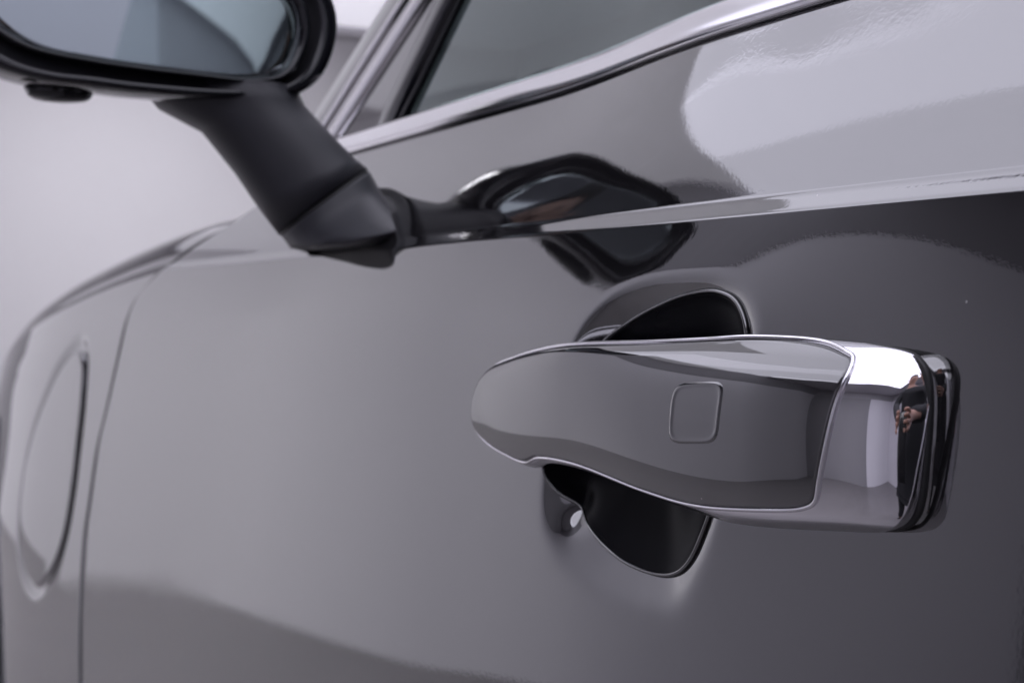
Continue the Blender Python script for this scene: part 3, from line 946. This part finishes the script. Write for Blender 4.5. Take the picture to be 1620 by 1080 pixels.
RB[:, :, 2] = np.maximum(RB[:, :, 2], ZC + .0032)
tube('mirror_foot', RB, STALK, head)

# ------------------------------------------------------------------ the photographer, mirrored in the chrome
def skin_mesh(name, pts, edges, m, parent, sub=2, flat=None):
    me = bpy.data.meshes.new(name)
    org = Vector(pts[0][0])
    base = world_loc(parent) if parent else Vector((0, 0, 0))
    me.from_pydata([tuple(Vector(p[0]) - org) for p in pts], edges, [])
    o = bpy.data.objects.new(name, me)
    COL.objects.link(o)
    if parent:
        o.parent = parent
    o.location = org - base
    s = o.modifiers.new('skin', 'SKIN')
    for i, p in enumerate(pts):
        rad = p[1]
        me.skin_vertices[0].data[i].radius = (rad, rad) if not isinstance(rad, tuple) else rad
    me.skin_vertices[0].data[0].use_root = True
    s.use_smooth_shade = True
    d = o.modifiers.new('sub', 'SUBSURF')
    d.levels = d.render_levels = sub
    me.materials.append(m)
    return o

PB = Vector((.58, -.31, 0))
f = Vector((-math.cos(AL), math.sin(AL), 0))      # facing
s = Vector((-f.y, f.x, 0))                         # his left
def pp(fw_, lf, z):
    return PB + f * fw_ + s * lf + Vector((0, 0, z))
person = empty('person', PB)
tag(person, 'standing person in dark clothes holding a phone, mirrored in the chrome handle end', 'person')
body = [(pp(0, 0, .92), .085), (pp(.0, 0, 1.10), .088), (pp(.03, 0, 1.28), .100), (pp(.06, 0, 1.40), .080), (pp(.085, 0, 1.46), .052), (pp(.11, 0, 1.53), .058), (pp(.13, 0, 1.60), .082), (pp(.12, 0, 1.68), .070)]
be = [(i, i + 1) for i in range(len(body) - 1)]
hands = []
for sg in (-1, 1):
    k = len(body)
    body += [(pp(.05, sg * .17, 1.37), .045), (pp(.09, sg * .25, 1.16), .036), (pp(.36, sg * .11, 1.05), .028), (pp(.47, sg * .06, 1.015), .024), (pp(.52, sg * .055, 1.005), .026)]
    be += [(3, k), (k, k + 1), (k + 1, k + 2), (k + 2, k + 3), (k + 3, k + 4)]
    for q, (dz_, ln) in enumerate(((.028, .9), (.010, 1.0), (-.008, .95), (-.026, .75))):
        j = len(body)
        body += [(pp(.545, sg * .066, 1.005 + dz_), .0085), (pp(.545 + .035 * ln, sg * .058, 1.005 + dz_ * 1.15), .0078), (pp(.548 + .040 * ln, sg * .034, 1.004 + dz_ * 1.15), .0068)]
        be += [(k + 4, j), (j, j + 1), (j + 1, j + 2)]
    j = len(body)
    body += [(pp(.525, sg * .045, 1.035), .010), (pp(.545, sg * .025, 1.045), .008)]
    be += [(k + 4, j), (j, j + 1)]
for sg in (-1, 1):
    k = len(body)
    body += [(pp(0, sg * .085, .84), .060), (pp(.02, sg * .115, .48), .044), (pp(-.02, sg * .125, .10), .040), (pp(.0, sg * .13, .045), .042), (pp(.13, sg * .15, .03), .032)]
    be += [(0, k), (k, k + 1), (k + 1, k + 2), (k + 2, k + 3), (k + 3, k + 4)]
bd = skin_mesh('body', body, be, SKIN, person)
jk = [(pp(0, 0, .84), .165), (pp(.0, 0, 1.10), .140), (pp(.03, 0, 1.28), .150), (pp(.058, 0, 1.39), .112), (pp(.08, 0, 1.44), .068)]
je = [(0, 1), (1, 2), (2, 3), (3, 4)]
for sg in (-1, 1):
    k = len(jk)
    jk += [(pp(.05, sg * .175, 1.37), .072), (pp(.09, sg * .255, 1.16), .060), (pp(.36, sg * .115, 1.05), .048), (pp(.445, sg * .070, 1.02), .036)]
    je += [(3, k), (k, k + 1), (k + 1, k + 2), (k + 2, k + 3)]
je.append((0, len(jk)))
jk.append((pp(0, 0, .72), .165))
skin_mesh('jacket', jk, je, JACKET, person)
tr = [(pp(0, 0, .95), .150)]
te = []
for sg in (-1, 1):
    k = len(tr)
    tr += [(pp(0, sg * .095, .82), .105), (pp(.02, sg * .115, .48), .074), (pp(-.02, sg * .125, .10), .060)]
    te += [(0, k), (k, k + 1), (k + 1, k + 2)]
te.append((0, len(tr)))
tr.append((pp(0, 0, 1.08), .125))
skin_mesh('trousers', tr, te, TROUSERS, person)
for sg in (-1, 1):
    skin_mesh('shoe', [(pp(-.05, sg * .13, .05), .045), (pp(.05, sg * .137, .045), .046), (pp(.14, sg * .15, .035), .036)], [(0, 1), (1, 2)], GLOSSBLACK, person)
skin_mesh('hair', [(pp(.085, 0, 1.60), .080), (pp(.10, 0, 1.70), .085), (pp(.17, 0, 1.715), .045)], [(0, 1), (1, 2)], HAIR, person)
for sg in (-1, 1):
    skin_mesh('ear', [(pp(.12, sg * .085, 1.60), .012), (pp(.115, sg * .09, 1.63), .015)], [(0, 1)], SKIN, person, 1)
skin_mesh('nose', [(pp(.205, 0, 1.62), .010), (pp(.222, 0, 1.585), .014)], [(0, 1)], SKIN, person, 1)
for sg in (-1, 1):
    skin_mesh('eye', [(pp(.196, sg * .032, 1.622), .008), (pp(.2, sg * .036, 1.622), .008)], [(0, 1)], LENS, person, 1)
skin_mesh('mouth', [(pp(.196, -.022, 1.548), .005), (pp(.203, 0, 1.546), .006), (pp(.196, .022, 1.548), .005)], [(0, 1), (1, 2)], mat('lips', (.32, .12, .11), .5), person, 1)

# the phone in his hands, its lens at the viewpoint
ph = empty('smartphone', PB + f * .575 + Vector((0, 0, 1.0)))
tag(ph, 'black smartphone held upright by the person mirrored in the handle', 'phone')
def pbox(name, c, hs, m, parent, bev):
    o = box(name, (-hs[0], -hs[1], -hs[2]), hs, m, None, bev=bev, smooth=True)
    o.parent = parent
    o.location = c
    return o
ph.rotation_euler = (0, 0, math.atan2(f.y, f.x))
pbox('phone_body', (0, -.02, -.05), (.004, .038, .078), PHONE, ph, .0035)
pbox('camera_bump', (.0052, -.005, -.004), (.0014, .018, .018), PHONE, ph, .001)
pbox('camera_lens', (.0072, -.012, .006), (.0008, .005, .005), LENS, ph, .0006)
